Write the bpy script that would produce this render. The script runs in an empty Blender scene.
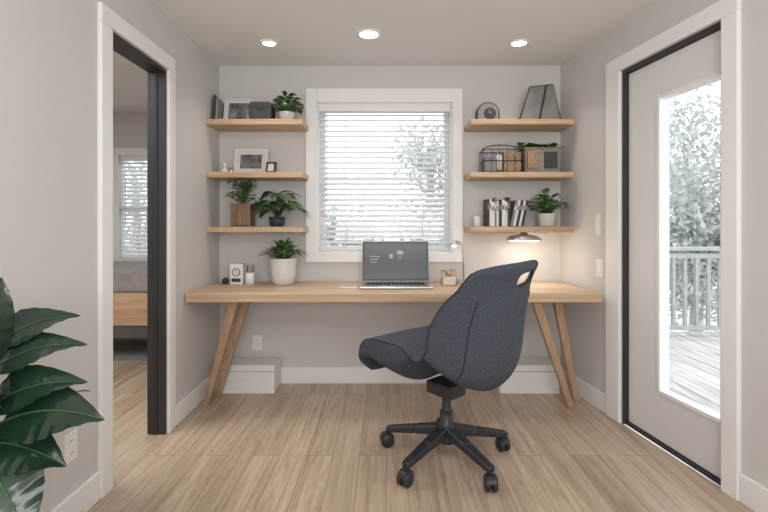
import bpy, math, random
from mathutils import Vector, Matrix, noise
from mathutils.bvhtree import BVHTree
random.seed(7)
S = bpy.context.scene
V = Vector
try:
    S.view_settings.view_transform = 'Standard'
    S.view_settings.exposure = 0.27
except Exception: pass

# ------------------------------------------------------------ materials
def newmat(name):
    m = bpy.data.materials.new(name); m.use_nodes = True
    nt = m.node_tree; b = nt.nodes["Principled BSDF"]
    return m, nt, b

def mat(name, col, rough=0.6, metal=0.0, var=0.0, vscale=8.0, bump=0.0, bscale=200.0, emit=None, estr=0, stretch=(1,1,1), coat=0, transl=0):
    m, nt, b = newmat(name)
    b.inputs['Base Color'].default_value = (*col, 1)
    b.inputs['Roughness'].default_value = rough
    b.inputs['Metallic'].default_value = metal
    if coat: b.inputs['Coat Weight'].default_value = coat
    if emit:
        b.inputs['Emission Color'].default_value = (*emit, 1)
        b.inputs['Emission Strength'].default_value = estr
    tc = nt.nodes.new('ShaderNodeTexCoord'); mp = nt.nodes.new('ShaderNodeMapping')
    mp.inputs['Scale'].default_value = stretch
    nt.links.new(tc.outputs['Object'], mp.inputs['Vector'])
    if var > 0:
        n = nt.nodes.new('ShaderNodeTexNoise'); n.inputs['Scale'].default_value = vscale; n.inputs['Detail'].default_value = 5
        nt.links.new(mp.outputs[0], n.inputs['Vector'])
        r = nt.nodes.new('ShaderNodeValToRGB')
        r.color_ramp.elements[0].position = .3; r.color_ramp.elements[1].position = .7
        r.color_ramp.elements[0].color = (*[c*(1-var) for c in col], 1)
        r.color_ramp.elements[1].color = (*[min(1, c*(1+var)) for c in col], 1)
        nt.links.new(n.outputs['Fac'], r.inputs[0]); nt.links.new(r.outputs[0], b.inputs['Base Color'])
    if bump > 0:
        n2 = nt.nodes.new('ShaderNodeTexNoise'); n2.inputs['Scale'].default_value = bscale; n2.inputs['Detail'].default_value = 3
        nt.links.new(mp.outputs[0], n2.inputs['Vector'])
        bp = nt.nodes.new('ShaderNodeBump'); bp.inputs['Strength'].default_value = bump; bp.inputs['Distance'].default_value = .004
        nt.links.new(n2.outputs['Fac'], bp.inputs['Height']); nt.links.new(bp.outputs[0], b.inputs['Normal'])
    if transl:
        t = nt.nodes.new('ShaderNodeBsdfTranslucent'); t.inputs[0].default_value = (*col, 1)
        mx = nt.nodes.new('ShaderNodeMixShader'); mx.inputs[0].default_value = transl
        out = [x for x in nt.nodes if x.type == 'OUTPUT_MATERIAL'][0]
        nt.links.new(b.outputs[0], mx.inputs[1]); nt.links.new(t.outputs[0], mx.inputs[2]); nt.links.new(mx.outputs[0], out.inputs[0])
    return m

def woodmat(name, c1, c2, stretch, rough=.5):
    m, nt, b = newmat(name); b.inputs['Roughness'].default_value = rough
    tc = nt.nodes.new('ShaderNodeTexCoord'); mp = nt.nodes.new('ShaderNodeMapping')
    mp.inputs['Scale'].default_value = stretch
    nt.links.new(tc.outputs['Object'], mp.inputs['Vector'])
    n = nt.nodes.new('ShaderNodeTexNoise'); n.inputs['Scale'].default_value = 1.0; n.inputs['Detail'].default_value = 8; n.inputs['Distortion'].default_value = .6
    nt.links.new(mp.outputs[0], n.inputs['Vector'])
    r = nt.nodes.new('ShaderNodeValToRGB')
    r.color_ramp.elements[0].position = .33; r.color_ramp.elements[1].position = .62
    r.color_ramp.elements[0].color = (*c2, 1); r.color_ramp.elements[1].color = (*c1, 1)
    nt.links.new(n.outputs['Fac'], r.inputs[0]); nt.links.new(r.outputs[0], b.inputs['Base Color'])
    bp = nt.nodes.new('ShaderNodeBump'); bp.inputs['Strength'].default_value = .15; bp.inputs['Distance'].default_value = .003
    nt.links.new(n.outputs['Fac'], bp.inputs['Height']); nt.links.new(bp.outputs[0], b.inputs['Normal'])
    return m

def floormat():
    m, nt, b = newmat("oak_planks")
    tc = nt.nodes.new('ShaderNodeTexCoord'); mp = nt.nodes.new('ShaderNodeMapping')
    mp.inputs['Rotation'].default_value = (0, 0, math.radians(90))
    nt.links.new(tc.outputs['Object'], mp.inputs['Vector'])
    br = nt.nodes.new('ShaderNodeTexBrick')
    br.offset = .37; br.offset_frequency = 2
    br.inputs['Color1'].default_value = (.0, .0, .0, 1); br.inputs['Color2'].default_value = (1, 1, 1, 1)
    br.inputs['Mortar'].default_value = (.5, .5, .5, 1)
    br.inputs['Scale'].default_value = 1; br.inputs['Mortar Size'].default_value = .0014
    br.inputs['Mortar Smooth'].default_value = .1; br.inputs['Brick Width'].default_value = 2.4; br.inputs['Row Height'].default_value = .14
    nt.links.new(mp.outputs[0], br.inputs['Vector'])
    mp2 = nt.nodes.new('ShaderNodeMapping'); mp2.inputs['Scale'].default_value = (20, 1.1, 1)
    add = nt.nodes.new('ShaderNodeVectorMath'); add.operation = 'MULTIPLY_ADD'
    add.inputs[1].default_value = (7, 3, 5)
    nt.links.new(br.outputs['Color'], add.inputs[0]); nt.links.new(tc.outputs['Object'], add.inputs[2])
    nt.links.new(add.outputs[0], mp2.inputs['Vector'])
    n = nt.nodes.new('ShaderNodeTexNoise'); n.inputs['Scale'].default_value = 1; n.inputs['Detail'].default_value = 9; n.inputs['Roughness'].default_value = .68; n.inputs['Distortion'].default_value = 1.4
    nt.links.new(mp2.outputs[0], n.inputs['Vector'])
    r = nt.nodes.new('ShaderNodeValToRGB')
    r.color_ramp.elements[0].position = .28; r.color_ramp.elements[1].position = .60
    r.color_ramp.elements[0].color = (.34, .235, .16, 1); r.color_ramp.elements[1].color = (.62, .49, .37, 1)
    nt.links.new(n.outputs['Fac'], r.inputs[0])
    r2 = nt.nodes.new('ShaderNodeValToRGB')
    r2.color_ramp.elements[0].color = (.80, .785, .77, 1); r2.color_ramp.elements[1].color = (1.0, 1.0, 1.0, 1)
    nt.links.new(br.outputs['Color'], r2.inputs[0])
    mx = nt.nodes.new('ShaderNodeMix'); mx.data_type = 'RGBA'; mx.blend_type = 'MULTIPLY'; mx.inputs[0].default_value = 1
    nt.links.new(r.outputs[0], mx.inputs[6]); nt.links.new(r2.outputs[0], mx.inputs[7])
    mx2 = nt.nodes.new('ShaderNodeMix'); mx2.data_type = 'RGBA'
    nt.links.new(br.outputs['Fac'], mx2.inputs[0]); nt.links.new(mx.outputs[2], mx2.inputs[6]); mx2.inputs[7].default_value = (.22, .15, .10, 1)
    nt.links.new(mx2.outputs[2], b.inputs['Base Color'])
    b.inputs['Roughness'].default_value = .33
    bp = nt.nodes.new('ShaderNodeBump'); bp.inputs['Strength'].default_value = .12; bp.inputs['Distance'].default_value = .003
    nt.links.new(n.outputs['Fac'], bp.inputs['Height']); nt.links.new(bp.outputs[0], b.inputs['Normal'])
    return m

def glassmat(name, tint=(.95, .97, .97), refl=.06):
    m = bpy.data.materials.new(name); m.use_nodes = True; nt = m.node_tree; nt.nodes.clear()
    o = nt.nodes.new('ShaderNodeOutputMaterial'); mix = nt.nodes.new('ShaderNodeMixShader')
    t = nt.nodes.new('ShaderNodeBsdfTransparent'); t.inputs[0].default_value = (*tint, 1)
    g = nt.nodes.new('ShaderNodeBsdfGlossy'); g.inputs['Roughness'].default_value = .02
    mix.inputs[0].default_value = refl
    nt.links.new(t.outputs[0], mix.inputs[1]); nt.links.new(g.outputs[0], mix.inputs[2]); nt.links.new(mix.outputs[0], o.inputs[0])
    return m

M_wall = mat("wall_paint", (.62, .61, .592), .85, bump=.05, bscale=300)
M_ceil = mat("ceiling_paint", (.80, .80, .79), .9, bump=.04, bscale=200)
M_trim = mat("trim_white", (.84, .84, .835), .4, var=.01)
M_floor = floormat()
M_desk = woodmat("desk_oak", (.68, .50, .34), (.53, .36, .23), (1.6, 22, 22))
M_leg = woodmat("leg_oak", (.48, .32, .20), (.35, .225, .135), (22, 22, 2))
M_shelf = woodmat("shelf_oak", (.63, .44, .275), (.44, .285, .165), (2.2, 26, 26))
M_black = mat("black_metal", (.025, .025, .028), .45, var=.1)
M_blackp = mat("black_plastic", (.024, .027, .032), .4, var=.1)
M_frame = mat("dark_bronze", (.03, .03, .032), .5, var=.08)
M_fabric = mat("charcoal_fabric", (.060, .074, .096), .95, var=.3, vscale=120, bump=1.0, bscale=380)
M_seam = mat("seam_piping", (.020, .024, .032), .9, bump=.3)
M_glass = glassmat("pane_glass")
M_door = mat("door_paint", (.74, .74, .735), .45, var=.01)
M_white = mat("white_ceramic", (.72, .71, .68), .35, var=.02)
M_whitep = mat("white_plastic", (.80, .80, .79), .4, var=.01)
M_paper = mat("paper", (.72, .70, .67), .8, var=.05, vscale=30)
M_grey = mat("grey_board", (.25, .25, .25), .7, var=.1, vscale=20)
M_dark = mat("dark_board", (.04, .042, .045), .6, var=.15, vscale=20)
M_photo = mat("photo_print", (.15, .15, .15), .5, var=.85, vscale=14)
M_brown = woodmat("walnut", (.28, .175, .10), (.15, .09, .055), (20, 20, 4))
M_tan = mat("tan_wicker", (.34, .235, .14), .8, var=.35, vscale=60, bump=.6, bscale=90)
M_soil = mat("soil", (.05, .035, .025), .95, var=.4, vscale=60, bump=.6)
M_leafA = mat("leaf_green", (.075, .18, .035), .45, var=.45, vscale=18)
M_leafB = mat("leaf_deep_green", (.03, .09, .027), .4, var=.4, vscale=15)
M_leafC = mat("leaf_dark_glossy", (.010, .032, .017), .25, var=.4, vscale=9, coat=.3)
M_vein = mat("leaf_vein", (.05, .11, .05), .45, var=.1)
M_stem = mat("stem", (.07, .13, .035), .6, var=.2)
M_silver = mat("aluminium", (.55, .56, .57), .32, .85, var=.03)
M_screen = mat("screen_dark", (.025, .03, .036), .2, var=.1, emit=(.05, .06, .075), estr=.3)
M_scr2 = mat("screen_grey", (.25, .27, .29), .3, emit=(.30, .32, .35), estr=.3)
M_gold = mat("brushed_brass", (.62, .45, .25), .3, .8, var=.08)
M_blind = mat("blind_white", (.90, .90, .90), .5, var=.01, transl=.5)
M_lamp = mat("lamp_disc", (1, 1, 1), .4, emit=(1, .96, .9), estr=5)
M_blanket = mat("grey_blanket", (.30, .28, .27), .95, var=.12, vscale=12, bump=.5, bscale=80)
M_bedwood = woodmat("bed_oak", (.60, .40, .24), (.45, .28, .16), (2, 20, 20))
M_deck = woodmat("deck_boards", (.46, .45, .44), (.27, .26, .255), (18, 2, 2), .8)
M_rail = mat("weathered_rail", (.32, .32, .32), .8, var=.15, vscale=12)
M_tree = mat("tree_leaf_washed_out", (.46, .48, .46), .8, var=.22, vscale=2, transl=.35)  # overexposed outdoor wash is put into this pale leaf colour
M_bark = mat("bark", (.38, .37, .36), .9, var=.3, vscale=10, bump=.8, bscale=20)
M_ground = mat("grass", (.40, .42, .39), .95, var=.2, vscale=2)

# ------------------------------------------------------------ mesh builder
class MB:
    def __init__(s): s.v = []; s.f = []; s.m = []; s.s = []; s.mats = []
    def mi(s, m):
        if m not in s.mats: s.mats.append(m)
        return s.mats.index(m)
    def add(s, vs, fs, m, smooth=False, M=None):
        o = len(s.v); k = s.mi(m)
        for p in vs:
            p = V(p); s.v.append(M @ p if M is not None else p)
        for f in fs: s.f.append([i+o for i in f]); s.m.append(k); s.s.append(smooth)
    def clamp(s, x0=-99, x1=99, y0=-99, y1=99, z0=-99, z1=99):
        for p in s.v:
            p.x = min(max(p.x, x0), x1); p.y = min(max(p.y, y0), y1); p.z = min(max(p.z, z0), z1)
    def box(s, x0, x1, y0, y1, z0, z1, m, M=None):
        vs = [(x, y, z) for x in (x0, x1) for y in (y0, y1) for z in (z0, z1)]
        fs = [(0, 1, 3, 2), (4, 6, 7, 5), (0, 4, 5, 1), (2, 3, 7, 6), (0, 2, 6, 4), (1, 5, 7, 3)]
        s.add(vs, fs, m, False, M)
    def beam(s, a, b, w, d, m, side=None, w2=None, d2=None):
        a = V(a); b = V(b); t = (b-a).normalized()
        sd = V(side) if side else (V((0, 0, 1)).cross(t) if abs(t.z) < .9 else V((1, 0, 0)))
        sd = (sd - t*sd.dot(t)).normalized(); n = t.cross(sd)
        w2 = w2 or w; d2 = d2 or d; vs = []
        for p, ww, dd in ((a, w, d), (b, w2, d2)):
            for i, j in ((-1, -1), (1, -1), (1, 1), (-1, 1)): vs.append(p+sd*i*ww/2+n*j*dd/2)
        s.add(vs, [(0, 3, 2, 1), (4, 5, 6, 7), (0, 1, 5, 4), (1, 2, 6, 5), (2, 3, 7, 6), (3, 0, 4, 7)], m)
    def lathe(s, prof, m, c=(0, 0, 0), n=28, M=None, smooth=True, cap=True):
        vs = []; fs = []; c = V(c)
        for r, z in prof:
            for i in range(n):
                a = 2*math.pi*i/n; vs.append(c+V((r*math.cos(a), r*math.sin(a), z)))
        for k in range(len(prof)-1):
            for i in range(n):
                j = (i+1) % n; fs.append((k*n+i, k*n+j, (k+1)*n+j, (k+1)*n+i))
        s.add(vs, fs, m, smooth, M)
        if cap:
            for k in (0, len(prof)-1):
                if prof[k][0] > 1e-4:
                    o = vs[k*n:(k+1)*n]; s.add(o, [list(range(n))[::(-1 if k == 0 else 1)]], m, False, M)
    def tube(s, pts, r, m, n=8, r2=None):
        pts = [V(p) for p in pts]; r2 = r if r2 is None else r2; vs = []; fs = []
        ref = V((.13, .31, .94)); K = len(pts)
        for k, p in enumerate(pts):
            t = (pts[min(k+1, K-1)]-pts[max(k-1, 0)]).normalized()
            a = ref-t*ref.dot(t)
            if a.length < .1: a = V((1, 0, 0))-t*t.x
            a.normalize(); b = t.cross(a); rr = r+(r2-r)*k/(K-1)
            for i in range(n):
                q = 2*math.pi*i/n; vs.append(p+a*math.cos(q)*rr+b*math.sin(q)*rr)
        for k in range(K-1):
            for i in range(n):
                j = (i+1) % n; fs.append((k*n+i, k*n+j, (k+1)*n+j, (k+1)*n+i))
        fs.append(list(range(n))[::-1]); fs.append([(K-1)*n+i for i in range(n)])
        s.add(vs, fs, m, True)
    def ball(s, c, r, m, sc=(1, 1, 1), n=14):
        vs = []; fs = []; c = V(c)
        for k in range(n+1):
            ph = math.pi*k/n
            for i in range(n*2):
                a = math.pi*i/n; vs.append(c+V((r*sc[0]*math.sin(ph)*math.cos(a), r*sc[1]*math.sin(ph)*math.sin(a), r*sc[2]*math.cos(ph))))
        N = n*2
        for k in range(n):
            for i in range(N):
                j = (i+1) % N; fs.append((k*N+i, (k+1)*N+i, (k+1)*N+j, k*N+j))
        s.add(vs, fs, m, True)
    def leaf(s, base, d, L, W, m, droop=.2, up=(0, 0, 1), fold=.15, n=7, peak=.8, ripple=0., vein=None):
        base = V(base); d = V(d).normalized(); up = V(up)
        sd = d.cross(up)
        if sd.length < .05: sd = d.cross(V((1, 0, .2)))
        sd.normalize(); nn = sd.cross(d).normalized()
        vs = []; fs = []; us = (-1, -.75, -.4, 0, .4, .75, 1) if ripple else (-1, -.5, 0, .5, 1); cen = []; U = len(us)
        for k in range(n+1):
            t = k/n; w = W/2*max(.02, math.sin(math.pi*min(1, t**peak*.97+.02)))
            c = base+d*(L*t)-V((0, 0, 1))*(droop*L*t*t)+nn*(.06*L*math.sin(math.pi*t))
            cen.append(c+nn*.002)
            wav = 0 if not ripple else ripple*W
            for u in us:
                side = 1 if u > 0 else -1
                off = abs(u)*w*fold
                if wav: off += wav*.8*abs(u)*math.sin(k*1.9+side*.8) + wav*2.6*u*u*math.sin(t*8+side*1.3)
                vs.append(c+sd*(u*w)+nn*off)
        for k in range(n):
            for i in range(U-1): fs.append((k*U+i, k*U+i+1, (k+1)*U+i+1, (k+1)*U+i))
        s.add(vs, fs, m, True)
        if vein: s.tube(cen[:-1], W*.022, vein, 5, W*.006)
    def obj(s, name, bevel=0, sub=0, parent=None, seg=2):
        me = bpy.data.meshes.new(name); me.from_pydata([tuple(p) for p in s.v], [], s.f)
        for m in s.mats: me.materials.append(m)
        for i, p in enumerate(me.polygons): p.material_index = s.m[i]; p.use_smooth = s.s[i]
        me.update(); o = bpy.data.objects.new(name, me); S.collection.objects.link(o)
        if bevel:
            b = o.modifiers.new("bevel", 'BEVEL'); b.width = bevel; b.segments = seg; b.limit_method = 'ANGLE'; b.angle_limit = math.radians(50)
        if sub:
            b = o.modifiers.new("sub", 'SUBSURF'); b.levels = sub; b.render_levels = sub
        if parent: o.parent = parent
        return o

def empty(name):
    e = bpy.data.objects.new(name, None); S.collection.objects.link(e); return e

# ------------------------------------------------------------ room shell
LX = -1.28; BY = 3.5; H = 2.44; RXP = 1.34; FY = -1.7; LT = .105
RW = Matrix.Translation((RXP, BY, 0)) @ Matrix.Rotation(math.atan(.15), 4, 'Z') @ Matrix.Translation((-RXP, -BY, 0))
def rwx(y): return RXP+.15*(BY-y)

b = MB()
b.add([(LX, BY, 0), (RXP, BY, 0), (rwx(FY), FY, 0), (LX, FY, 0), (LX, BY, -.1), (RXP, BY, -.1), (rwx(FY), FY, -.1), (LX, FY, -.1)],
      [(3, 2, 1, 0), (4, 5, 6, 7), (0, 1, 5, 4), (1, 2, 6, 5), (2, 3, 7, 6), (3, 0, 4, 7)], M_floor); b.obj("floor")
b = MB()
b.add([(LX, BY, H), (RXP, BY, H), (rwx(FY), FY, H), (LX, FY, H), (LX, BY, H+.1), (RXP, BY, H+.1), (rwx(FY), FY, H+.1), (LX, FY, H+.1)],
      [(0, 1, 2, 3), (7, 6, 5, 4), (4, 5, 1, 0), (5, 6, 2, 1), (6, 7, 3, 2), (7, 4, 0, 3)], M_ceil); b.obj("ceiling")

WX0, WX1, WZ0, WZ1 = -.53, .508, 1.0, 2.153
b = MB()
b.box(-1.385, WX0, BY, BY+.14, 0, H, M_wall); b.box(WX1, 1.50, BY, BY+.14, 0, H, M_wall)
b.box(WX0, WX1, BY, BY+.14, 0, WZ0, M_wall); b.box(WX0, WX1, BY, BY+.14, WZ1, H, M_wall); b.obj("wall_back")
LD0, LD1, LDH = 2.10, 2.65, 2.12
b = MB()
b.box(LX-LT, LX, FY, LD0, 0, H, M_wall); b.box(LX-LT, LX, LD1, BY, 0, H, M_wall); b.box(LX-LT, LX, LD0, LD1, LDH, H, M_wall); b.obj("wall_left")
RD0, RD1, RDH = 2.068, 2.781, 2.16
b = MB()
b.box(RXP, RXP+.14, FY-.1, RD0, 0, H, M_wall, RW); b.box(RXP, RXP+.14, RD1, BY, 0, H, M_wall, RW); b.box(RXP, RXP+.14, RD0, RD1, RDH, H, M_wall, RW); b.obj("wall_right")
b = MB(); b.box(LX-.12, 2.4, FY-.12, FY, 0, H, M_wall); b.obj("wall_front")

# bedroom beyond the left opening
b = MB(); b.box(-4.6, LX, -.5, 4.9, -.1, -.0005, M_floor); b.obj("floor_bedroom")
b = MB(); b.box(-4.6, LX-LT, -.5, 4.9, H, H+.1, M_ceil); b.obj("ceiling_bedroom")
b = MB()
b.box(-4.7, -2.87, 4.9, 5.0, 0, H, M_wall); b.box(-1.9, -1.28, 4.9, 5.0, 0, H, M_wall)
b.box(-2.87, -1.9, 4.9, 5.0, 0, .86, M_wall); b.box(-2.87, -1.9, 4.9, 5.0, 1.96, H, M_wall); b.obj("wall_bedroom_back")
b = MB(); b.box(-4.7, -4.6, -.5, 4.9, 0, H, M_wall); b.obj("wall_bedroom_left")
b = MB(); b.box(-4.6, LX-LT, -.6, -.5, 0, H, M_wall); b.obj("wall_bedroom_front")
b = MB(); b.box(-1.385, -1.28, 3.64, 4.9, 0, H, M_wall); b.obj("wall_bedroom_right")

# trims
def casing(b, X, y0, y1, zt, w, t, side, M=None, w0=None):
    w0 = w0 or w
    xa, xb = (X, X+t) if side > 0 else (X-t, X)
    b.box(xa, xb, y0-w0, y0, 0, zt, M_trim, M); b.box(xa, xb, y1, y1+w, 0, zt, M_trim, M); b.box(xa, xb, y0-w0, y1+w, zt, zt+w0, M_trim, M)
b = MB(); casing(b, LX, LD0, LD1, LDH, .075, .022, 1, None, .085); b.obj("trim_left_doorway", .004)
b = MB(); casing(b, RXP, RD0, RD1, RDH, .13, .024, -1, RW, .085); b.obj("trim_right_doorway", .004)
b = MB()
b.box(LX-LT, LX+.002, LD1-.012, LD1, 0, LDH, M_frame); b.box(LX-LT, LX+.002, LD0, LD0+.012, 0, LDH, M_frame); b.box(LX-LT, LX+.002, LD0+.012, LD1-.012, LDH-.02, LDH, M_frame)
b.box(LX-.075, LX-.045, LD1-.018, LD1-.012, 0, LDH-.02, M_black)
b.obj("trim_dark_door_jamb", .003)

def bb(b, M, x0, x1, y0, y1):
    b.box(x0, x1, y0, y1, 0, .125, M_trim, M)
b = MB(); bb(b, None, LX, LX+.016, FY, LD0-.085); bb(b, None, LX, LX+.016, LD1+.075, BY); b.obj("baseboard_left", .004)
b = MB(); bb(b, RW, RXP-.016, RXP, FY+.4, RD0-.085); bb(b, RW, RXP-.016, RXP, RD1+.13, BY-.02); b.obj("baseboard_right", .004)
b = MB(); bb(b, None, LX+.016, RXP-.016, BY-.016, BY); b.obj("baseboard_back", .004)
b = MB(); bb(b, None, -4.6, -1.4, 4.884, 4.9); b.obj("baseboard_bedroom", .004)

# window
w = empty("window_1")
b = MB(); T = .022
tx0, tx1, tz0, tz1 = -.615, .588, .93, 2.26
b.box(tx0, WX0, BY-T, BY, tz0, tz1, M_trim); b.box(WX1, tx1, BY-T, BY, tz0, tz1, M_trim)
b.box(WX0, WX1, BY-T, BY, WZ1, tz1, M_trim); b.box(WX0, WX1, BY-T, BY, tz0, WZ0, M_trim)
b.obj("casing", .003, parent=w)
b = MB()
b.box(WX0, WX0+.012, BY, BY+.14, WZ0, WZ1, M_trim); b.box(WX1-.012, WX1, BY, BY+.14, WZ0, WZ1, M_trim)
b.box(WX0+.012, WX1-.012, BY, BY+.14, WZ0, WZ0+.012, M_trim); b.box(WX0+.012, WX1-.012, BY, BY+.14, WZ1-.012, WZ1, M_trim)
ys = BY+.09
b.box(WX0+.012, WX0+.05, ys, ys+.04, WZ0+.012, WZ1-.012, M_trim); b.box(WX1-.05, WX1-.012, ys, ys+.04, WZ0+.012, WZ1-.012, M_trim)
b.box(WX0+.05, WX1-.05, ys, ys+.04, WZ0+.012, WZ0+.05, M_trim); b.box(WX0+.05, WX1-.05, ys, ys+.04, WZ1-.05, WZ1-.012, M_trim)
b.box(WX0+.05, WX1-.05, ys+.005, ys+.035, 1.57, 1.595, M_trim)
b.obj("sash", .002, parent=w)
b = MB(); b.box(WX0+.05, WX1-.05, ys+.018, ys+.022, WZ0+.05, WZ1-.05, M_glass); b.obj("pane", parent=w)

def blinds(name, x0, x1, z0, z1, y, pitch=.043, dep=.048, tilt=24, par=None):
    b = MB()
    b.box(x0, x1, y-.028, y+.028, z1-.05, z1, M_trim)
    z = z1-.075; n = 0
    while z > z0+.03:
        Mx = Matrix.Translation((0, y, z)) @ Matrix.Rotation(math.radians(tilt), 4, 'X')
        b.box(x0+.004, x1-.004, -dep/2, dep/2, -.0014, .0014, M_blind, Mx); z -= pitch
    b.box(x0+.004, x1-.004, y-.024, y+.024, z0+.004, z0+.022, M_blind)
    for f in (.2, .8):
        xx = x0+(x1-x0)*f
        for yy in (y-.025, y+.025): b.tube([(xx, yy, z1-.04), (xx, yy, z0+.012)], .0013, M_blind, 5)
    b.tube([(x0+.06, y-.032, z1-.04), (x0+.06, y-.034, z1-.75)], .004, M_blind, 6)
    return b.obj(name, parent=par)
blinds("blind", WX0+.014, WX1-.014, WZ0+.012, WZ1-.012, BY+.035, pitch=.041, tilt=24, par=w)
# bedroom window
w2 = empty("window_2")
b = MB()
b.box(-2.95, -2.87, 4.88, 4.9, .78, 2.04, M_trim); b.box(-1.9, -1.82, 4.88, 4.9, .78, 2.04, M_trim)
b.box(-2.87, -1.9, 4.88, 4.9, 1.96, 2.04, M_trim); b.box(-2.87, -1.9, 4.88, 4.9, .78, .86, M_trim)
b.box(-2.87, -1.9, 4.96, 4.99, 1.38, 1.42, M_trim)
b.obj("casing", .003, parent=w2)
b = MB(); b.box(-2.87, -1.9, 4.985, 4.989, .86, 1.96, M_glass); b.obj("pane", parent=w2)
blinds("blind", -2.865, -1.905, .86, 1.96, 4.935, tilt=35, par=w2)

# glazed door
d1 = empty("door_1")
b = MB()
b.box(RXP, RXP+.14, RD1-.018, RD1, 0, RDH, M_frame, RW); b.box(RXP, RXP+.14, RD0, RD0+.010, 0, RDH, M_frame, RW)
b.box(RXP, RXP+.14, RD0+.010, RD1-.018, RDH-.022, RDH, M_frame, RW); b.box(RXP+.01, RXP+.14, RD0+.010, RD1-.018, .0, .016, M_frame, RW)
b.obj("jamb", .002, parent=d1)
sx0, sx1 = RXP+.03, RXP+.075
a0, a1 = RD0+.012, RD1-.021; g0, g1 = 2.105, 2.51; gz0, gz1 = .29, 1.925; dz0, dz1 = .02, RDH-.026
b = MB()
b.box(sx0, sx1, a0, g0, dz0, dz1, M_door, RW); b.box(sx0, sx1, g1, a1, dz0, dz1, M_door, RW)
b.box(sx0, sx1, g0, g1, dz0, gz0, M_door, RW); b.box(sx0, sx1, g0, g1, gz1, dz1, M_door, RW)
b.obj("leaf", .002, parent=d1)
b = MB()
e = .022
b.box(sx0-.008, sx1+.01, g0-e*.2, g0+e*.5, gz0, gz1, M_trim, RW); b.box(sx0-.008, sx1+.01, g1-e*.5, g1+e*.5, gz0-e*.5, gz1+e*.5, M_trim, RW)
b.box(sx0-.008, sx1+.01, g0+e*.5, g1-e*.5, gz0-e*.5, gz0+e*.5, M_trim, RW); b.box(sx0-.008, sx1+.01, g0+e*.5, g1-e*.5, gz1-e*.5, gz1+e*.5, M_trim, RW)
b.obj("glazing_bead", .003, parent=d1)
b = MB(); b.box(RXP+.05, RXP+.055, g0+.005, g1-.005, gz0+.005, gz1-.005, M_glass, RW); b.obj("pane", parent=d1)

# recessed lights
for i, (x, y, r) in enumerate([(-.787, 3.06, .045), (-.11, 2.918, .062), (.895, 3.06, .05)]):
    b = MB()
    b.lathe([(r*1.3, H-.001), (r*1.3, H-.006), (r, H-.008), (r*.96, H-.003)], M_trim, (x, y, 0), 32, cap=False)
    b.lathe([(0, H-.0035), (r*.97, H-.0035)], M_lamp, (x, y, 0), 32, cap=False)
    o_ = b.obj("recessed_ceiling_light")
    l = bpy.data.lights.new("spot", 'SPOT'); l.energy = 10; l.spot_size = math.radians(120); l.spot_blend = .8; l.color = (1, .95, .88); l.shadow_soft_size = .06
    o = bpy.data.objects.new("spot_lamp", l); o.location = (x, y, H-.02); S.collection.objects.link(o); o.parent = o_

# ------------------------------------------------------------ desk
dk = empty("desk")
b = MB()
n = 24; top = .785; th = .062
fr = []
for i in range(n+1):
    t = i/n; x = -1.272+(1.368+1.272)*t
    fr.append((x, 2.875+.010*noise.noise(V((x*2.1, 3, 0)))))
bkl = [(-1.272, BY-.018), (1.325, BY-.018)]
vs = []; loop = fr+[bkl[1], bkl[0]]
N = len(loop)
vs = [(x, y, top) for x, y in loop]+[(x, y+(.012 if i <= n else 0), top-th) for i, (x, y) in enumerate(loop)]
fs = [list(range(N)), list(range(N, 2*N))[::-1]]+[((i+1) % N, i, i+N, (i+1) % N+N) for i in range(N)]
b.add(vs, fs, M_desk); b.obj("tabletop", .006, parent=dk)
def leg(name, a, c, w=.058, d=.05):
    b = MB(); b.beam(a, c, w, d, M_leg, side=(1, 0, 0), w2=w*.75, d2=d*.8)
    for i in (4, 5, 6, 7): b.v[i].z = 0.001
    b.obj(name, .005, parent=dk)
leg("leg_1", (-.995, 3.0, .724), (-1.215, 3.08, 0)); leg("leg_2", (-.955, 3.12, .724), (-1.19, 3.215, 0))
leg("leg_3", (.985, 3.0, .724), (1.232, 3.04, 0)); leg("leg_4", (1.155, 3.08, .724), (1.315, 3.15, 0))
b = MB(); b.box(-1.06, -.90, 2.96, 3.20, .712, .7235, M_leg); b.box(.92, 1.22, 2.96, 3.16, .712, .7235, M_leg)
b.obj("leg_plates", .003, parent=dk)

# storage boxes under desk
for x0, x1 in ((-1.235, -.805), (.82, 1.25)):
    b = MB()
    b.box(x0, x1, 3.28, 3.47, .001, .155, M_whitep); b.box(x0-.003, x1+.003, 3.276, 3.474, .160, .205, M_whitep)
    b.box(x0+.002, x1-.002, 3.281, 3.471, .154, .161, M_grey)
    b.box(x0, x1, 3.272, 3.281, .001, .02, M_whitep); b.box((x0+x1)/2-.03, (x0+x1)/2+.03, 3.274, 3.28, .10, .118, M_whitep)
    b.obj("storage_box", .004)

# wall shelves
for z in (1.93, 1.553, 1.163):
    b = MB(); b.box(LX+.002, -.592, 3.235, BY-.001, z, z+.040, M_shelf); b.obj("wall_shelf", .004)
for z in (1.93, 1.553, 1.163):
    b = MB(); b.box(.602, 1.336, 3.235, BY-.001, z, z+.040, M_shelf); b.obj("wall_shelf", .004)
ZT, ZM, ZB = 1.971, 1.594, 1.204

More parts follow.
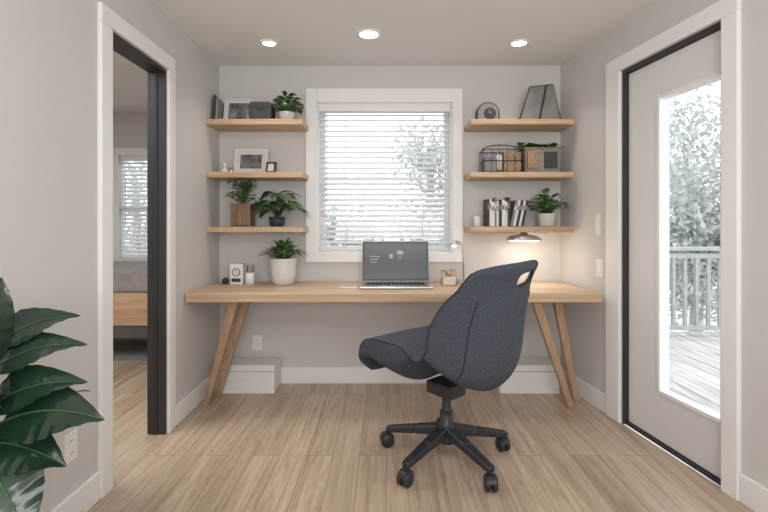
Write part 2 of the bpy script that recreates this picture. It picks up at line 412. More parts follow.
# ------------------------------------------------------------ helpers for items
def leanframe(name, x0, x1, y, z, h, lean=12, mf=M_white, art=M_photo, border=.035, yaw=0):
    b = MB(); wd = x1-x0
    M = Matrix.Translation(((x0+x1)/2, y, z)) @ Matrix.Rotation(math.radians(yaw), 4, 'Z') @ Matrix.Rotation(math.radians(-lean), 4, 'X')
    f = .012
    b.box(-wd/2, wd/2, .004, .016, 0.004, h, mf, M)
    b.box(-wd/2, -wd/2+f, -.004, .004, .004, h, mf, M); b.box(wd/2-f, wd/2, -.004, .004, .004, h, mf, M)
    b.box(-wd/2+f, wd/2-f, -.004, .004, .004, f+.004, mf, M); b.box(-wd/2+f, wd/2-f, -.004, .004, h-f, h, mf, M)
    b.box(-wd/2+f, wd/2-f, .001, .0038, f+.004, h-f, M_paper, M)
    b.box(-wd/2+border, wd/2-border, -.001, .001, border, h-border, art, M)
    return b.obj(name, .0015)

def potted(name, c, pot, potmat, leaves, mats, L, W, spread, hgt, droop=.35, up=.6, zig=.0, peak=.8, n=6, stemr=.003, xs=1, ys=1, seed=1, box=None):
    rnd = random.Random(seed); b = MB(); c = V(c)
    b.lathe(pot, potmat, c, 32)
    zt = max(p[1] for p in pot); rt = [p[0] for p in pot if p[1] == zt][0]
    b.lathe([(0, zt-.012), (rt*.9, zt-.012)], M_soil, c, 24, cap=False)
    for i in range(leaves):
        a = i*2.399+rnd.uniform(-.3, .3); q = math.sqrt((i+.5)/leaves)
        d = V((math.cos(a)*xs, math.sin(a)*ys, 0))
        base = c+V((math.cos(a)*rt*.3, math.sin(a)*rt*.3, zt-.012))
        tip = c+d*spread*q*rnd.uniform(.6, 1)*.6+V((0, 0, zt+hgt*(1-.75*q*q)*rnd.uniform(.55, 1)))
        mid = (base+tip)/2+V((0, 0, hgt*.12))
        b.tube([base, mid, tip], stemr, M_stem, 5, stemr*.5)
        dd = (d*(.4+q)+V((rnd.uniform(-.3, .3), rnd.uniform(-.3, .3), up*(1.2-q)))).normalized()
        b.leaf(tip, dd, L*rnd.uniform(.7, 1.1), W*rnd.uniform(.8, 1.1), rnd.choice(mats), droop, n=n, peak=peak)
    if box: b.clamp(*box)
    return b.obj(name)

# left top shelf
leanframe("picture_frame", -1.215, -1.0, 3.39, ZT, .20, 12)
b = MB(); M = Matrix.Translation((-1.243, 3.40, ZT)) @ Matrix.Rotation(math.radians(-8), 4, 'X'); b.box(-.018, -.004, -.1, .03, .006, .185, M_dark, M); b.box(-.003, .014, -.09, .03, .006, .17, M_grey, M); b.obj("notebooks", .002)
b = MB()
rb = [(-.98, 0), (-.835, 0), (-.825, .02), (-.825, .11), (-.84, .13), (-.975, .13), (-.99, .11), (-.99, .02)]
K = len(rb); vs = [(x, 3.27, ZT+.001+z) for x, z in rb]+[(x, 3.40, ZT+.001+z) for x, z in rb]
b.add(vs, [list(range(K)), list(range(K, 2*K))[::-1]]+[((i+1) % K, i, i+K, (i+1) % K+K) for i in range(K)], M_dark)
b.box(-.985, -.83, 3.267, 3.27, ZT+.092, ZT+.097, M_blackp); b.box(-.925, -.89, 3.262, 3.27, ZT+.08, ZT+.105, M_dark)
b.obj("black_storage_case", .006)
pot_s = [(.045, 0.001), (.052, .004), (.064, .065), (.066, .07), (.058, .07), (.056, .056)]
potted("potted_plant", (-.735, 3.36, ZT), pot_s, M_white, 70, [M_leafA, M_leafA, M_leafB], .09, .042, .21, .13, seed=3, up=.5, box=(-.82, -.62, 3.2, 3.49, ZT+.0005, 2.4))
# left middle shelf
b = MB(); cx, cy = -1.19, 3.36
b.lathe([(.022, .001), (.026, .01), (.020, .03), (.010, .045), (.016, .055), (.018, .065), (.010, .078), (0, .08)], M_white, (cx, cy, ZM), 20)
b.lathe([(.014, .001), (.020, .02), (.012, .04), (.0, .045)], M_gold, (cx+.045, cy+.01, ZM), 16); b.obj("ceramic_figurine")
leanframe("picture_frame", -1.14, -.89, 3.40, ZM, .20, 12, M_whitep, M_photo, .045)
leanframe("small_picture_frame", -.885, -.81, 3.33, ZM, .085, 10, M_dark, M_paper, .016, -15)
# left lower shelf
b = MB(); px0, px1 = -1.12, -.98
b.box(px0, px1, 3.28, 3.40, ZB+.012, ZB+.15, M_brown); b.box(px0-.006, px1+.006, 3.274, 3.406, ZB+.15, ZB+.165, M_brown)
for xx in (px0+.008, px1-.008):
    for yy in (3.29, 3.39): b.box(xx-.008, xx+.008, yy-.008, yy+.008, ZB+.001, ZB+.012, M_brown)
rnd = random.Random(5)
for i in range(48):
    a = i*2.4; q = math.sqrt(i/48)
    base = V((-1.05, 3.335, ZB+.16)); tip = base+V((math.cos(a)*.075*q, math.sin(a)*.06*q, .03+.14*rnd.random()))
    b.tube([base, tip], .002, M_stem, 5)
    b.leaf(tip, (math.cos(a), math.sin(a), .6*rnd.random()), .08, .045, rnd.choice([M_leafA, M_leafB]), .3)
for p in b.v:
    if p.z > ZB+.16: p.y = min(p.y, 3.49); p.z = min(p.z, 1.545); p.x = min(p.x, -.968)
b.obj("planter_box_with_plant", .002)
b = MB(); c = V((-.80, 3.34, ZB)); b.lathe([(.04, .001), (.05, .01), (.06, .07), (.054, .07), (.052, .06)], M_dark, c, 28); b.lathe([(0, .06), (.053, .06)], M_soil, c, 20, cap=False)
rnd = random.Random(11)
for i in range(38):
    a = i*2.399; q = math.sqrt((i+1)/38)
    d = V((math.cos(a), math.sin(a)*.7, 0)); tip = c+d*.11*q+V((0, 0, .06+.22*(1-q*.75)*rnd.uniform(.8, 1.1)))
    b.tube([c+V((0, 0, .06)), (c+tip)/2+V((0, 0, .07)), tip], .003, M_stem, 5)
    b.leaf(tip, d+V((0, 0, rnd.uniform(-.1, .6))), rnd.uniform(.12, .17), rnd.uniform(.07, .09), rnd.choice([M_leafA, M_leafB, M_leafB]), .45, peak=.7, vein=M_vein)
b.clamp(-.962, -.56, 3.1, 3.47, ZB+.0005, 1.54)
b.obj("potted_foliage_plant")

# right top shelf
b = MB(); cx, cy = .75, 3.36; n = 20; R = .085
def dome(b, y0, y1, R, m, z0=0, hh=.145, xo=0):
    pts = [(-R, z0)]+[(-R*math.cos(math.pi*i/n), z0+hh-R+R*math.sin(math.pi*i/n)) for i in range(n+1)]+[(R, z0)]
    vs = []
    for y in (y0, y1): vs += [(cx+xo+x, cy+y, ZT+.002+z) for x, z in pts]
    K = len(pts); fs = [list(range(K)), list(range(K, 2*K))[::-1]]+[((i+1) % K, i, i+K, (i+1) % K+K) for i in range(K)]
    b.add(vs, fs, m)
dome(b, -.02, .03, R, M_dark); dome(b, -.024, -.0201, R-.010, M_grey, .014, .122)
b.lathe([(0, 0), (.045, 0), (.045, .002), (0, .002)], M_dark, (0, 0, 0), 24, M=Matrix.Translation((cx+.012, cy-.0245, ZT+.062)) @ Matrix.Rotation(math.radians(90), 4, 'X'))
b.tube([(cx+.01, cy-.028, ZT+.062), (cx+.01, cy-.028, ZT+.088)], .0015, M_paper, 5); b.tube([(cx+.01, cy-.028, ZT+.062), (cx+.025, cy-.028, ZT+.07)], .0015, M_paper, 5)
b.box(cx-.092, cx+.092, cy-.03, cy+.04, ZT+.0005, ZT+.008, M_dark)
b.obj("arched_mantel_clock", .002)
M_gfr = mat("grey_glass", (.22, .215, .21), .35, var=.25, vscale=6)
b = MB()
def prism(b, poly, y0, y1, m):
    K = len(poly); vs = [(x, y0, z) for x, z in poly]+[(x, y1, z) for x, z in poly]
    b.add(vs, [list(range(K)), list(range(K, 2*K))[::-1]]+[((i+1) % K, i, i+K, (i+1) % K+K) for i in range(K)], m)
def ring(b, poly, y0, y1, w, m, mi):
    cxx = sum(p[0] for p in poly)/len(poly); cz = sum(p[1] for p in poly)/len(poly)
    prism(b, poly, y0+.002, y1, m)
    inn = [(cxx+(x-cxx)*(1-w*8), cz+(z-cz)*(1-w*4)) for x, z in poly]; prism(b, inn, y0, y0+.0021, mi)
z = ZT+.001
ring(b, [(.965, z), (1.11, z), (1.165, z+.262), (1.045, z+.250)], 3.30, 3.325, .016, M_dark, M_gfr)
ring(b, [(1.112, z), (1.275, z), (1.215, z+.265), (1.168, z+.265)], 3.30, 3.325, .016, M_dark, M_gfr)
prism(b, [(1.05, z), (1.20, z), (1.19, z+.2), (1.10, z+.2)], 3.34, 3.38, M_grey)
b.obj("geometric_picture_frame", .002)
# right middle
b = MB(); bx0, bx1, by0, by1, z0, z1 = .705, .985, 3.27, 3.43, ZM+.004, ZM+.165
for zz in (z0, (z0+z1)/2, z1):
    b.tube([(bx0, by0, zz), (bx1, by0, zz), (bx1, by1, zz), (bx0, by1, zz), (bx0, by0, zz)], .0035, M_blackp, 6)
for k in range(6):
    xx = bx0+(bx1-bx0)*k/5
    for yy in (by0, by1): b.tube([(xx, yy, z0), (xx, yy, z1)], .002, M_blackp, 5)
for k in range(4):
    yy = by0+(by1-by0)*k/3
    for xx in (bx0, bx1): b.tube([(xx, yy, z0), (xx, yy, z1)], .002, M_blackp, 5)
ym = (by0+by1)/2; xm = (bx0+bx1)/2
b.tube([(bx0, ym, z1)]+[(xm-.14*math.cos(math.pi*i/10), ym, z1+.045*math.sin(math.pi*i/10)) for i in range(1, 10)]+[(bx1, ym, z1)], .005, M_brown, 8)
b.box(bx0+.01, bx0+.09, by0+.02, by1-.02, ZM+.003, ZM+.11, M_grey)
b.tube([(bx0+.12, by0+.05, ZM+.02), (bx0+.12, by0+.05, ZM+.13)], .022, M_paper, 14)
b.box(bx0+.15, bx1-.01, by0+.02, by1-.03, ZM+.003, ZM+.15, M_tan)
b.obj("wire_basket")
b = MB()
def rbox(b, x0, x1, y0, y1, z0, z1, m, tap=.01):
    b.add([(x0+tap, y0+tap, z0), (x1-tap, y0+tap, z0), (x1-tap, y1-tap, z0), (x0+tap, y1-tap, z0), (x0, y0, z1), (x1, y0, z1), (x1, y1, z1), (x0, y1, z1)],
          [(3, 2, 1, 0), (4, 5, 6, 7), (0, 1, 5, 4), (1, 2, 6, 5), (2, 3, 7, 6), (3, 0, 4, 7)], m)
rbox(b, 1.0, 1.27, 3.28, 3.44, ZM+.001, ZM+.17, M_grey, .006)
b.box(.996, 1.274, 3.276, 3.444, ZM+.168, ZM+.182, M_brown); b.box(1.02, 1.10, 3.272, 3.285, ZM+.03, ZM+.15, M_tan); b.box(1.14, 1.235, 3.272, 3.285, ZM+.03, ZM+.15, M_dark)
for xx in (1.008, 1.262): b.box(xx-.008, xx+.008, 3.274, 3.286, ZM+.002, ZM+.168, M_brown)
rnd = random.Random(21)
for i in range(44):
    base = V((.97+.28*rnd.random(), 3.36+.04*rnd.uniform(-1, 1), ZM+.184)); a = rnd.uniform(0, 6.28)
    b.leaf(base, (math.cos(a), math.sin(a)*.6, .6*rnd.random()+.3), .085, .04, rnd.choice([M_leafA, M_leafB]), .3)
b.clamp(.9, 1.33, 3.2, 3.49, ZM+.0005, 1.90)
b.obj("wooden_crate_with_plant", .003)
# right lower
b = MB(); b.lathe([(.024, .001), (.027, .006), (.027, .075), (.022, .078), (.022, .062)], M_white, (.675, 3.36, ZB), 24); b.tube([(.675, 3.36, ZB+.06), (.675, 3.36, ZB+.09)], .0015, M_dark, 5); b.lathe([(0, .062), (.022, .062)], M_paper, (.675, 3.36, ZB), 20, cap=False); b.obj("candle_jar")
b = MB(); x = .735; rnd = random.Random(3)
cols = [M_dark, M_paper, M_whitep, M_grey, M_paper, M_dark, M_whitep, M_paper, M_dark, M_grey, M_paper, M_dark, M_paper, M_dark]
for i, cm in enumerate(cols):
    t = rnd.uniform(.013, .021); h = rnd.uniform(.175, .215)
    if i >= 9: h = .19; M = Matrix.Translation((x+.0, 3.30, ZB+.002+t*math.sin(math.radians(12)))) @ Matrix.Rotation(math.radians(12), 4, 'Y')
    else: M = Matrix.Translation((x, 3.30, ZB+.002))
    b.box(0, t, 0, .14, 0, h, cm, M)
    b.box(.002, t-.002, -.0008, 0, h*.62, h*.8, M_grey if cm is not M_grey else M_paper, M)
    x += t+.0015
    if x > .985: break
b.obj("books", .0015)
potted("potted_plant", (1.185, 3.36, ZB), [(.05, .001), (.058, .005), (.070, .09), (.073, .095), (.064, .095), (.062, .08)], M_white, 84, [M_leafA, M_leafA, M_leafB], .085, .036, .22, .16, seed=9, up=.7, box=(1.075, 1.335, 3.2, 3.49, ZB+.0005, 1.54))

# under-shelf lamp
ul = empty("under_shelf_lamp")
b = MB(); c = (1.0, 3.30, 0)
b.lathe([(0, 1.10), (.10, 1.10), (.125, 1.106), (.125, 1.112), (.10, 1.135), (.03, 1.145), (.02, 1.162)], M_silver, c, 40)
b.lathe([(0, 1.0985), (.105, 1.0985)], M_lamp, c, 40, cap=False); b.obj("shade", parent=ul)
l = bpy.data.lights.new("pt", 'POINT'); l.energy = .9; l.color = (1, .84, .66); l.shadow_soft_size = .05
o = bpy.data.objects.new("bulb", l); o.location = (1.10, 3.28, 1.03); S.collection.objects.link(o); o.parent = ul

# ------------------------------------------------------------ desk items
DT = top+.001
potted("potted_succulent_plant", (-.745, 3.30, DT), [(.062, 0), (.075, .006), (.088, .06), (.096, .175), (.098, .19), (.088, .19), (.085, .175)], M_white, 60, [M_leafA, M_leafA, M_leafB], .12, .036, .2, .085, seed=14, up=1.0, droop=.25, box=(-.97, -.5, 3.1, 3.47, DT, 1.155))
b = MB()
rbox(b, -1.125, -1.03, 3.27, 3.35, DT, DT+.15, M_whitep, .004)
b.lathe([(0, 0), (.03, 0), (.03, .004), (0, .004)], M_dark, (0, 0, 0), 24, M=Matrix.Translation((-1.077, 3.2685, DT+.09)) @ Matrix.Rotation(math.radians(90), 4, 'X'))
b.lathe([(0, .0045), (.024, .0045)], M_paper, (0, 0, 0), 24, M=Matrix.Translation((-1.077, 3.2685, DT+.09)) @ Matrix.Rotation(math.radians(90), 4, 'X'), cap=False)
b.box(-1.079, -1.075, 3.262, 3.264, DT+.09, DT+.108, M_dark); b.box(-1.11, -1.045, 3.266, 3.27, DT+.02, DT+.045, M_dark)
b.obj("desk_clock", .006)
b = MB(); b.lathe([(.028, 0), (.033, .004), (.036, .085), (.033, .085), (.030, .01)], M_whitep, (-.985, 3.30, DT), 28)
for k, a in enumerate((-.3, .1, .4)): b.tube([(-.985+.01*k-.01, 3.30, DT+.012), (-.985+.05*a, 3.30+.02*k-.02, DT+.14)], .0035, (M_dark, M_gold, M_dark)[k], 6)
b.obj("pencil_cup")
b = MB(); b.lathe([(.018, 0), (.022, .01), (.022, .03), (.012, .042), (0, .044)], M_dark, (-1.175, 3.33, DT), 20); b.obj("small_speaker")
b = MB(); M = Matrix.Translation((-.25, 3.13, DT)) @ Matrix.Rotation(math.radians(-8), 4, 'Z'); b.box(-.06, .06, -.035, .035, 0, .008, M_whitep, M); b.box(-.054, .054, -.03, .03, .008, .0086, M_scr2, M); b.obj("smartphone", .003)

lp = empty("laptop")
b = MB(); lx0, lx1, ly0, ly1 = -.175, .315, 3.03, 3.30
b.box(lx0, lx1, ly0, ly1, DT+.002, DT+.018, M_silver); b.obj("base", .005, parent=lp, seg=3)
b = MB()
for r in range(5):
    for k in range(14):
        xx = lx0+.04+k*.0292; yy = ly1-.045-r*.026; b.box(xx, xx+.0245, yy-.021, yy, DT+.018, DT+.0195, M_blackp)
b.box(0, .14, ly0+.015, ly0+.095, DT+.018, DT+.0185, M_grey); b.obj("keyboard", parent=lp)
b = MB(); M = Matrix.Translation((0, ly1-.003, DT+.018)) @ Matrix.Rotation(math.radians(-10), 4, 'X')
b.box(lx0+.003, lx1-.003, 0, .009, .002, .295, M_silver, M); b.obj("lid", .004, parent=lp, seg=3)
b = MB(); b.box(lx0+.006, lx1-.006, -.0015, -.0003, .006, .291, M_blackp, M); b.box(lx0+.016, lx1-.016, -.0025, -.0016, .02, .281, M_screen, M)
cxx = (lx0+lx1)/2
b.box(cxx-.045, cxx-.02, -.0032, -.0026, .17, .20, M_scr2, M); b.box(cxx+.01, cxx+.055, -.0032, -.0026, .20, .225, M_scr2, M); b.box(cxx+.015, cxx+.05, -.0036, -.0033, .16, .195, M_brown, M)
for k in range(3): b.box(lx0+.06, lx0+.13-.01*k, -.0032, -.0026, .18-.02*k, .185-.02*k, M_scr2, M)
b.obj("screen", parent=lp)

b = MB()  # desk lamp
b.lathe([(.045, 0), (.05, .004), (.05, .012), (.01, .018)], M_silver, (.575, 3.38, DT), 28)
pts = [(.575, 3.38, DT+.015), (.575, 3.38, DT+.2), (.57, 3.375, DT+.27), (.54, 3.36, DT+.305), (.51, 3.34, DT+.31)]
b.tube(pts, .006, M_silver, 8)
b.lathe([(.006, .02), (.026, .012), (.040, -.012), (.034, -.012), (.0, .008)], M_silver, (.50, 3.335, DT+.295), 24)
b.ball((.50, 3.335, DT+.287), .02, M_lamp); b.obj("desk_lamp")
b = MB()
gx0, gx1, gy0, gy1 = .40, .50, 3.22, 3.30
for zz in (DT+.003, DT+.105):
    b.tube([(gx0, gy0, zz), (gx1, gy0, zz), (gx1, gy1, zz), (gx0, gy1, zz), (gx0, gy0, zz)], .0035, M_gold, 6)
for xx in (gx0, gx1):
    for yy in (gy0, gy1): b.tube([(xx, yy, DT), (xx, yy, DT+.105)], .0035, M_gold, 6)
b.box(gx0+.006, gx1-.006, gy0+.006, gy1-.006, DT+.001, DT+.06, M_paper); b.ball((.45, 3.26, DT+.085), .026, M_gold)
b.obj("brass_desk_organizer")

# wall plates
def plate(name, M, w=.072, h=.115, outlet=True):
    b = MB(); b.box(-w/2, w/2, -.005, 0, -h/2, h/2, M_whitep, M)
    if outlet:
        for z in (-.025, .025):
            b.box(-.016, .016, -.0065, -.005, z-.016, z+.016, M_trim, M); b.box(-.008, -.005, -.007, -.0065, z-.006, z+.006, M_dark, M); b.box(.005, .008, -.007, -.0065, z-.006, z+.006, M_dark, M)
    else: b.box(-.016, .016, -.008, -.005, -.033, .033, M_trim, M)
    return b.obj(name, .0015)
plate("electrical_outlet", Matrix.Translation((-.99, BY, .31)))
plate("electrical_outlet", Matrix.Translation((LX, 1.845, .315)) @ Matrix.Rotation(math.radians(90), 4, 'Z'))
plate("light_switch", RW @ Matrix.Translation((RXP, 3.0, .93)) @ Matrix.Rotation(math.radians(-90), 4, 'Z'), outlet=False)
plate("thermostat", RW @ Matrix.Translation((RXP, 3.02, 1.22)) @ Matrix.Rotation(math.radians(-90), 4, 'Z'), .05, .14, outlet=False)

# ------------------------------------------------------------ office chair
ch = empty("office_chair")
C = V((.315, 2.37, 0)); F = V((-.66, .75, 0)).normalized(); Pp = V((.75, .66, 0)).normalized(); Z = V((0, 0, 1))
rows = [(.385, .41, .20, 0, .04), (.425, .47, .25, 0, .12), (.412, .57, .275, -.018, .18), (.325, .622, .286, -.004, .22), (.17, .618, .292, .012, .23), (.03, .60, .294, .035, .235),
        (-.08, .582, .296, .06, .235), (-.16, .582, .30, .09, .225), (-.215, .615, .305, .118, .20), (-.25, .685, .306, .125, .165), (-.283, .77, .304, .115, .13),
        (-.318, .85, .296, .095, .10), (-.348, .905, .288, .072, .07), (-.362, .938, .283, .062, .05), (-.392, 1.002, .27, .052, .042), (-.408, 1.032, .258, .046, .045), (-.416, 1.05, .236, .042, .030)]
us = [-1, -.93, -.75, -.5, -.25, -.05, .05, .35, .60, .74, .92, 1]
K = len(rows); U = len(us); fv = []; bv = []
for k, (a, z, hw, curl, th) in enumerate(rows):
    p0 = rows[max(0, k-1)]; p1 = rows[min(K-1, k+1)]
    ta = V((p1[0]-p0[0], p1[1]-p0[1])).normalized(); nr = V((-ta.y, ta.x))*(-1)
    if k < 6 and nr.y < 0: nr = -nr
    if k >= 6 and nr.x < 0: nr = -nr
    if k == 0: nr = V((.9, .4))
    for u in us:
        q = curl*abs(u)**2.2; aa = a+nr.x*q; zz = z+nr.y*q*.8
        drop = 0
        if k >= 11: drop = (k-10)/6*(.03*abs(u)**3 - .010*u)
        f_ = C+F*aa+Pp*(u*hw)+Z*(zz-drop); fv.append(f_)
        tt = th*(1-.5*abs(u)**2.5); bv.append(C+F*(aa-nr.x*tt)+Pp*(u*hw*.95)+Z*(zz-drop-nr.y*tt))
vs = fv+bv; o = K*U; fs = []
HC = range(6, 9)
hole = {(13, i) for i in HC}
for k in range(K-1):
    for i in range(U-1):
        if (k, i) in hole: continue
        fs.append((k*U+i, k*U+i+1, (k+1)*U+i+1, (k+1)*U+i)); fs.append((o+k*U+i, o+(k+1)*U+i, o+(k+1)*U+i+1, o+k*U+i+1))
for k in range(K-1):
    fs.append((k*U, (k+1)*U, o+(k+1)*U, o+k*U)); e = U-1; fs.append((k*U+e, o+k*U+e, o+(k+1)*U+e, (k+1)*U+e))
for i in range(U-1):
    fs.append((i, o+i, o+i+1, i+1)); t = (K-1)*U; fs.append((t+i, t+i+1, o+t+i+1, o+t+i))
nf = len(fs)
k = 13
for i in HC:
    fs.append((k*U+i, k*U+i+1, o+k*U+i+1, o+k*U+i)); fs.append(((k+1)*U+i, o+(k+1)*U+i, o+(k+1)*U+i+1, (k+1)*U+i+1))
e = HC[-1]+1
fs.append((k*U+6, o+k*U+6, o+(k+1)*U+6, (k+1)*U+6)); fs.append((k*U+e, (k+1)*U+e, o+(k+1)*U+e, o+k*U+e))
b = MB(); b.add(vs, fs, M_fabric, True); mi_ = b.mi(M_blackp)
for i in range(nf, len(fs)): b.m[i] = mi_
shell = b.obj("upholstered_shell", sub=2, parent=ch)
# piping stitched onto the finished surface
try:
    bpy.context.view_layer.update()
    dg = bpy.context.evaluated_depsgraph_get()
    bvh = BVHTree.FromObject(shell, dg)
    def onsurf(pts):
        dense = []
        for i in range(len(pts)-1):
            for q in range(6): dense.append(pts[i].lerp(pts[i+1], q/6))
        dense.append(pts[-1]); out = []
        for p in dense:
            r_ = bvh.find_nearest(p)
            if r_[0] is not None: out.append(r_[0].copy())
        sm = []
        for i in range(len(out)):
            a_ = out[max(0, i-1)]; c_ = out[min(len(out)-1, i+1)]; sm.append(out[i]*.5+(a_+c_)*.25)
        return sm
    b = MB()
    for ui in (2, 9): b.tube(onsurf([bv[k*U+ui] for k in range(7, 13)]), .0035, M_seam, 6)
    for ui in (0, U-1): b.tube(onsurf([fv[k*U+ui] for k in range(1, K-1)]), .004, M_seam, 6)
    b.tube(onsurf([fv[2*U+i] for i in range(U)]), .0035, M_seam, 6)
    b.obj("piping", parent=ch)
except Exception as ex: print("piping skipped", ex)
b = MB()
M = Matrix(((F.x, Pp.x, 0, C.x), (F.y, Pp.y, 0, C.y), (0, 0, 1, 0), (0, 0, 0, 1)))
b.box(-.08, .09, -.06, .06, .335, .40, M_blackp, M); b.tube([C+Pp*.06+Z*.36, C+Pp*.2+Z*.355], .007, M_blackp); b.obj("tilt_mechanism", .008, parent=ch)
b = MB(); b.lathe([(.034, .12), (.034, .25), (.029, .25), (.024, .26), (.022, .345)], M_blackp, (C.x, C.y, 0), 24); b.lathe([(.03, .085), (.055, .095), (.058, .145), (.045, .172), (.034, .18)], M_blackp, (C.x, C.y, 0), 28); b.obj("gas_lift", parent=ch)
b = MB(); cb = MB()
for k in range(5):
    a = math.radians(12+72*k); d = V((math.cos(a), math.sin(a), 0)); R = .325; s_ = V((-d.y, d.x, 0))
    p0 = C+d*.035+Z*.150; p1 = C+d*.17+Z*.126; p2 = C+d*(R+.014)+Z*.094
    b.beam(p0, p1, .065, .052, M_blackp, side=s_, w2=.054, d2=.040); b.beam(p1, p2, .054, .040, M_blackp, side=s_, w2=.042, d2=.030)
    w = C+d*R; cb.tube([w+Z*.085, w+Z*.05], .009, M_blackp)
    r_ = math.radians(40*k+20); ax = V((math.cos(r_), math.sin(r_), 0)); fwd = V((-ax.y, ax.x, 0)); w = w+fwd*.012
    for s2 in (-1, 1):
        Mx = Matrix.Translation(w+ax*s2*.017+Z*.037) @ ax.to_track_quat('Z', 'Y').to_matrix().to_4x4()
        cb.lathe([(.0, -.012), (.030, -.012), (.036, -.007), (.036, .007), (.030, .012), (0, .012)], M_blackp, (0, 0, 0), 24, M=Mx)
    hood = []
    for q in range(7):
        aa = math.radians(20+q*23); hood.append(w+fwd*(.040*math.cos(aa))+Z*(.037+.040*math.sin(aa)))
    for q in range(6): cb.beam(hood[q], hood[q+1], .040, .004, M_blackp, side=tuple(ax))
b.obj("star_base", .008, parent=ch, seg=3); cb.obj("casters", parent=ch)

# ------------------------------------------------------------ large foreground plant
b = MB(); c = V((-1.08, 1.12, 0))
b.lathe([(.11, .001), (.13, .01), (.165, .28), (.172, .30), (.155, .30), (.15, .27)], M_white, c, 36); b.lathe([(0, .27), (.152, .27)], M_soil, c, 28, cap=False)
top_ = c+V((0, 0, .27))
def bigleaf(a, e, W, droop=.12, up=(0, 0, 1), fold=.18):
    a = V(a); e = V(e); d = e-a; L = d.length
    d2 = (d+V((0, 0, droop*L)))
    b.leaf(a, d2, d2.length, W, M_leafC, droop, up, fold, n=26, peak=.78, ripple=.022, vein=M_vein)
    mid = (top_+a)/2+V(((a.x-top_.x)*-.15, (a.y-top_.y)*-.15, .06))
    b.tube([top_+V(((a.x-c.x)*.15, (a.y-c.y)*.15, 0)), mid, a], .008, M_stem, 7, .004)
L = [((-1.10, 1.20, .80), (-1.065, 1.26, 1.07), .12, .0, (1, -.3, .2)),
     ((-1.10, 1.25, .80), (-.84, 1.28, .885), .13, .25, (0, -.7, 1)),
     ((-1.12, 1.30, .86), (-.90, 1.34, .955), .12, .25, (0, -.9, 1)),
     ((-1.06, 1.20, .72), (-.80, 1.22, .80), .14, .25, (0, -.7, 1)),
     ((-1.00, 1.18, .70), (-.73, 1.18, .715), .17, .3, (.1, -.9, 1)),
     ((-1.02, 1.16, .66), (-.80, 1.14, .61), .14, .25, (.2, -.8, .8)),
     ((-.98, 1.12, .64), (-.845, 1.08, .47), .17, .1, (.5, -.9, .5)),
     ((-1.05, 1.10, .62), (-.93, 1.05, .45), .14, .1, (.6, -.8, .3)),
     ((-1.10, 1.20, .72), (-.98, 1.05, .72), .15, .3, (0, -.5, 1)),
     ((-1.12, 1.20, .80), (-.98, 1.12, .90), .13, .2, (.3, -.9, .6)),
     ((-1.08, 1.16, .74), (-.93, 1.10, .78), .14, .3, (.1, -.9, .8)),
     ((-1.12, 1.05, .78), (-1.15, .82, .90), .15, .25, (0, 0, 1)),
     ((-1.15, 1.10, .70), (-1.20, .85, .62), .15, .2, (0, 0, 1)),
     ((-1.10, 1.20, .80), (-1.17, 1.42, .98), .13, .2, (0, 0, 1)),
     ((-1.05, 1.25, .66), (-.92, 1.42, .70), .14, .25, (0, 0, 1)),
     ((-1.04, 1.15, .55), (-.90, 1.20, .58), .14, .2, (0, -.7, 1))]
for l_ in L: bigleaf(*l_)
b.clamp(LX+.01)
b.obj("large_leafy_houseplant")

# ------------------------------------------------------------ bedroom bed
bd = empty("bed")
b = MB(); X0, X1, Y0, Y1 = -3.3, -1.75, 3.95, 4.82
b.box(X0, X1, Y0, Y0+.04, .34, .62, M_bedwood); b.box(X0, X1, Y1-.04, Y1, .34, .62, M_bedwood); b.box(X0, X0+.04, Y0+.04, Y1-.04, .34, .62, M_bedwood); b.box(X1-.04, X1, Y0+.04, Y1-.04, .34, .62, M_bedwood)
for xx in (X0+.06, X1-.06):
    for yy in (Y0+.05, Y1-.05): b.box(xx-.03, xx+.03, yy-.03, yy+.03, 0.013, .34, M_bedwood)
b.obj("frame", .006, parent=bd)
b = MB(); b.box(X0+.03, X1-.03, Y0+.02, Y1-.02, .60, .84, M_blanket); b.obj("blanket", .06, parent=bd, seg=5)
b = MB(); b.ball((-3.0, 4.4, .89), .22, M_white, (.9, 1.3, .35)); b.obj("pillow", parent=bd)
b = MB(); b.box(-3.2, -1.9, 4.05, 4.75, .0, .012, M_grey); b.obj("area_rug")

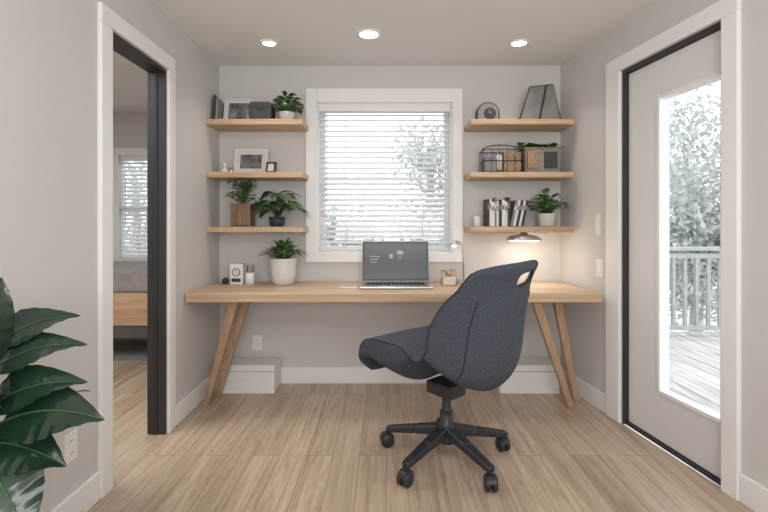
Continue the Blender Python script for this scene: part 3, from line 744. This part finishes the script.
# ------------------------------------------------------------ outdoors
b = MB()
for k in range(44):
    xx = 1.75+k*.145; b.box(xx, xx+.138, .6, 5.4, -.09, -.05, M_deck)
b.box(1.75, 8.1, .6, 5.4, -.16, -.091, M_rail); b.obj("deck")
b = MB(); yr = 5.1
b.box(2.0, 8.0, yr-.05, yr+.05, .93, .97, M_rail); b.box(2.0, 8.0, yr-.02, yr+.02, .84, .90, M_rail); b.box(2.0, 8.0, yr-.02, yr+.02, .04, .09, M_rail)
for k in range(46):
    xx = 2.05+k*.13; b.box(xx-.018, xx+.018, yr-.018, yr+.018, .09, .84, M_rail)
for xx in (2.0, 3.9, 5.9, 7.9): b.box(xx-.05, xx+.05, yr-.05, yr+.05, -.05, 1.05, M_rail)
b.obj("deck_railing", .004)
b = MB(); b.box(-40, 40, 5.6, 80, -2.7, -2.6, M_ground); b.obj("ground")
def tree(cx, cy, z0, hgt, R, nl, seed):
    rnd = random.Random(seed); b = MB(); b.tube([(cx, cy, z0), (cx+.1, cy, z0+hgt*.4), (cx-.1, cy+.1, z0+hgt*.85)], .16, M_bark, 10, .05)
    cl = []
    for k in range(16):
        a = rnd.uniform(0, 6.28); q = rnd.random()
        p = V((cx+math.cos(a)*R*q, cy+math.sin(a)*R*q, z0+hgt*(.35+.6*rnd.random()*(1-.4*q)))); cl.append(p)
        b.tube([(cx, cy, z0+hgt*.35), (V((cx, cy, z0+hgt*.5))+p)/2, p], .05, M_bark, 6, .015)
    vs = []; fs = []
    for k in range(nl):
        p = rnd.choice(cl); o = V((rnd.gauss(0, 1), rnd.gauss(0, 1), rnd.gauss(0, .8)))*R*.24
        q = p+o; u = V((rnd.uniform(-1, 1), rnd.uniform(-1, 1), rnd.uniform(-1, 1))).normalized(); w = u.cross(V((rnd.random(), rnd.random(), 1))).normalized(); s_ = rnd.uniform(.04, .085)
        n0 = len(vs); vs += [q-u*s_, q-w*s_*.5, q+u*s_, q+w*s_*.5]; fs.append((n0, n0+1, n0+2, n0+3))
    b.add(vs, fs, M_tree); b.obj("tree")
tree(.9, 8.5, -2.6, 5.8, 1.4, 16000, 1); tree(-1.8, 10.0, -2.6, 5.2, 1.5, 13000, 2); tree(6.2, 9.2, -2.6, 6.4, 2.0, 16000, 4); tree(10.0, 10.5, -2.6, 7.0, 2.2, 10000, 5); tree(-5.5, 10, -2.6, 6, 2, 6000, 8)

# ------------------------------------------------------------ light
W = bpy.data.worlds.new("World"); S.world = W; W.use_nodes = True
bg = W.node_tree.nodes["Background"]; bg.inputs[0].default_value = (.95, .975, 1, 1); bg.inputs[1].default_value = 2.1
def area(name, loc, rot, sx, sy, e, col=(1, 1, 1)):
    l = bpy.data.lights.new(name, 'AREA'); l.shape = 'RECTANGLE'; l.size = sx; l.size_y = sy; l.energy = e; l.color = col
    o = bpy.data.objects.new(name, l); o.location = loc; o.rotation_euler = [math.radians(a) for a in rot]; S.collection.objects.link(o)
area("room_fill_overhead", (.2, .3, 2.38), (20, 0, 0), 1.8, 1.6, 25, (1, .985, .97))  # unseen fill light added overhead to brighten the room, no fixture
area("ceiling_fill", (.2, -1.2, 1.4), (130, 0, 0), 2.2, 1.2, 52, (1, .99, .98))  # added fill behind the camera, aimed up to lift the ceiling
area("bedroom_fill", (-2.6, 2.0, 2.38), (0, 0, 0), 1.5, 1.5, 44, (1, .98, .96))  # fill added out of view so the bedroom reads bright
l = bpy.data.lights.new("sun", 'SUN'); l.energy = 2.0; l.angle = math.radians(3); o = bpy.data.objects.new("sun", l); o.rotation_euler = (math.radians(35), math.radians(-10), 0); S.collection.objects.link(o)

cam = bpy.data.cameras.new("camera"); co = bpy.data.objects.new("camera", cam); S.collection.objects.link(co)
cam.sensor_width = 36; cam.lens = 455/768*36; cam.shift_y = -31/768; cam.shift_x = -2/768
co.location = (0, 0, 1.215); co.rotation_euler = (math.radians(90), 0, 0); S.camera = co
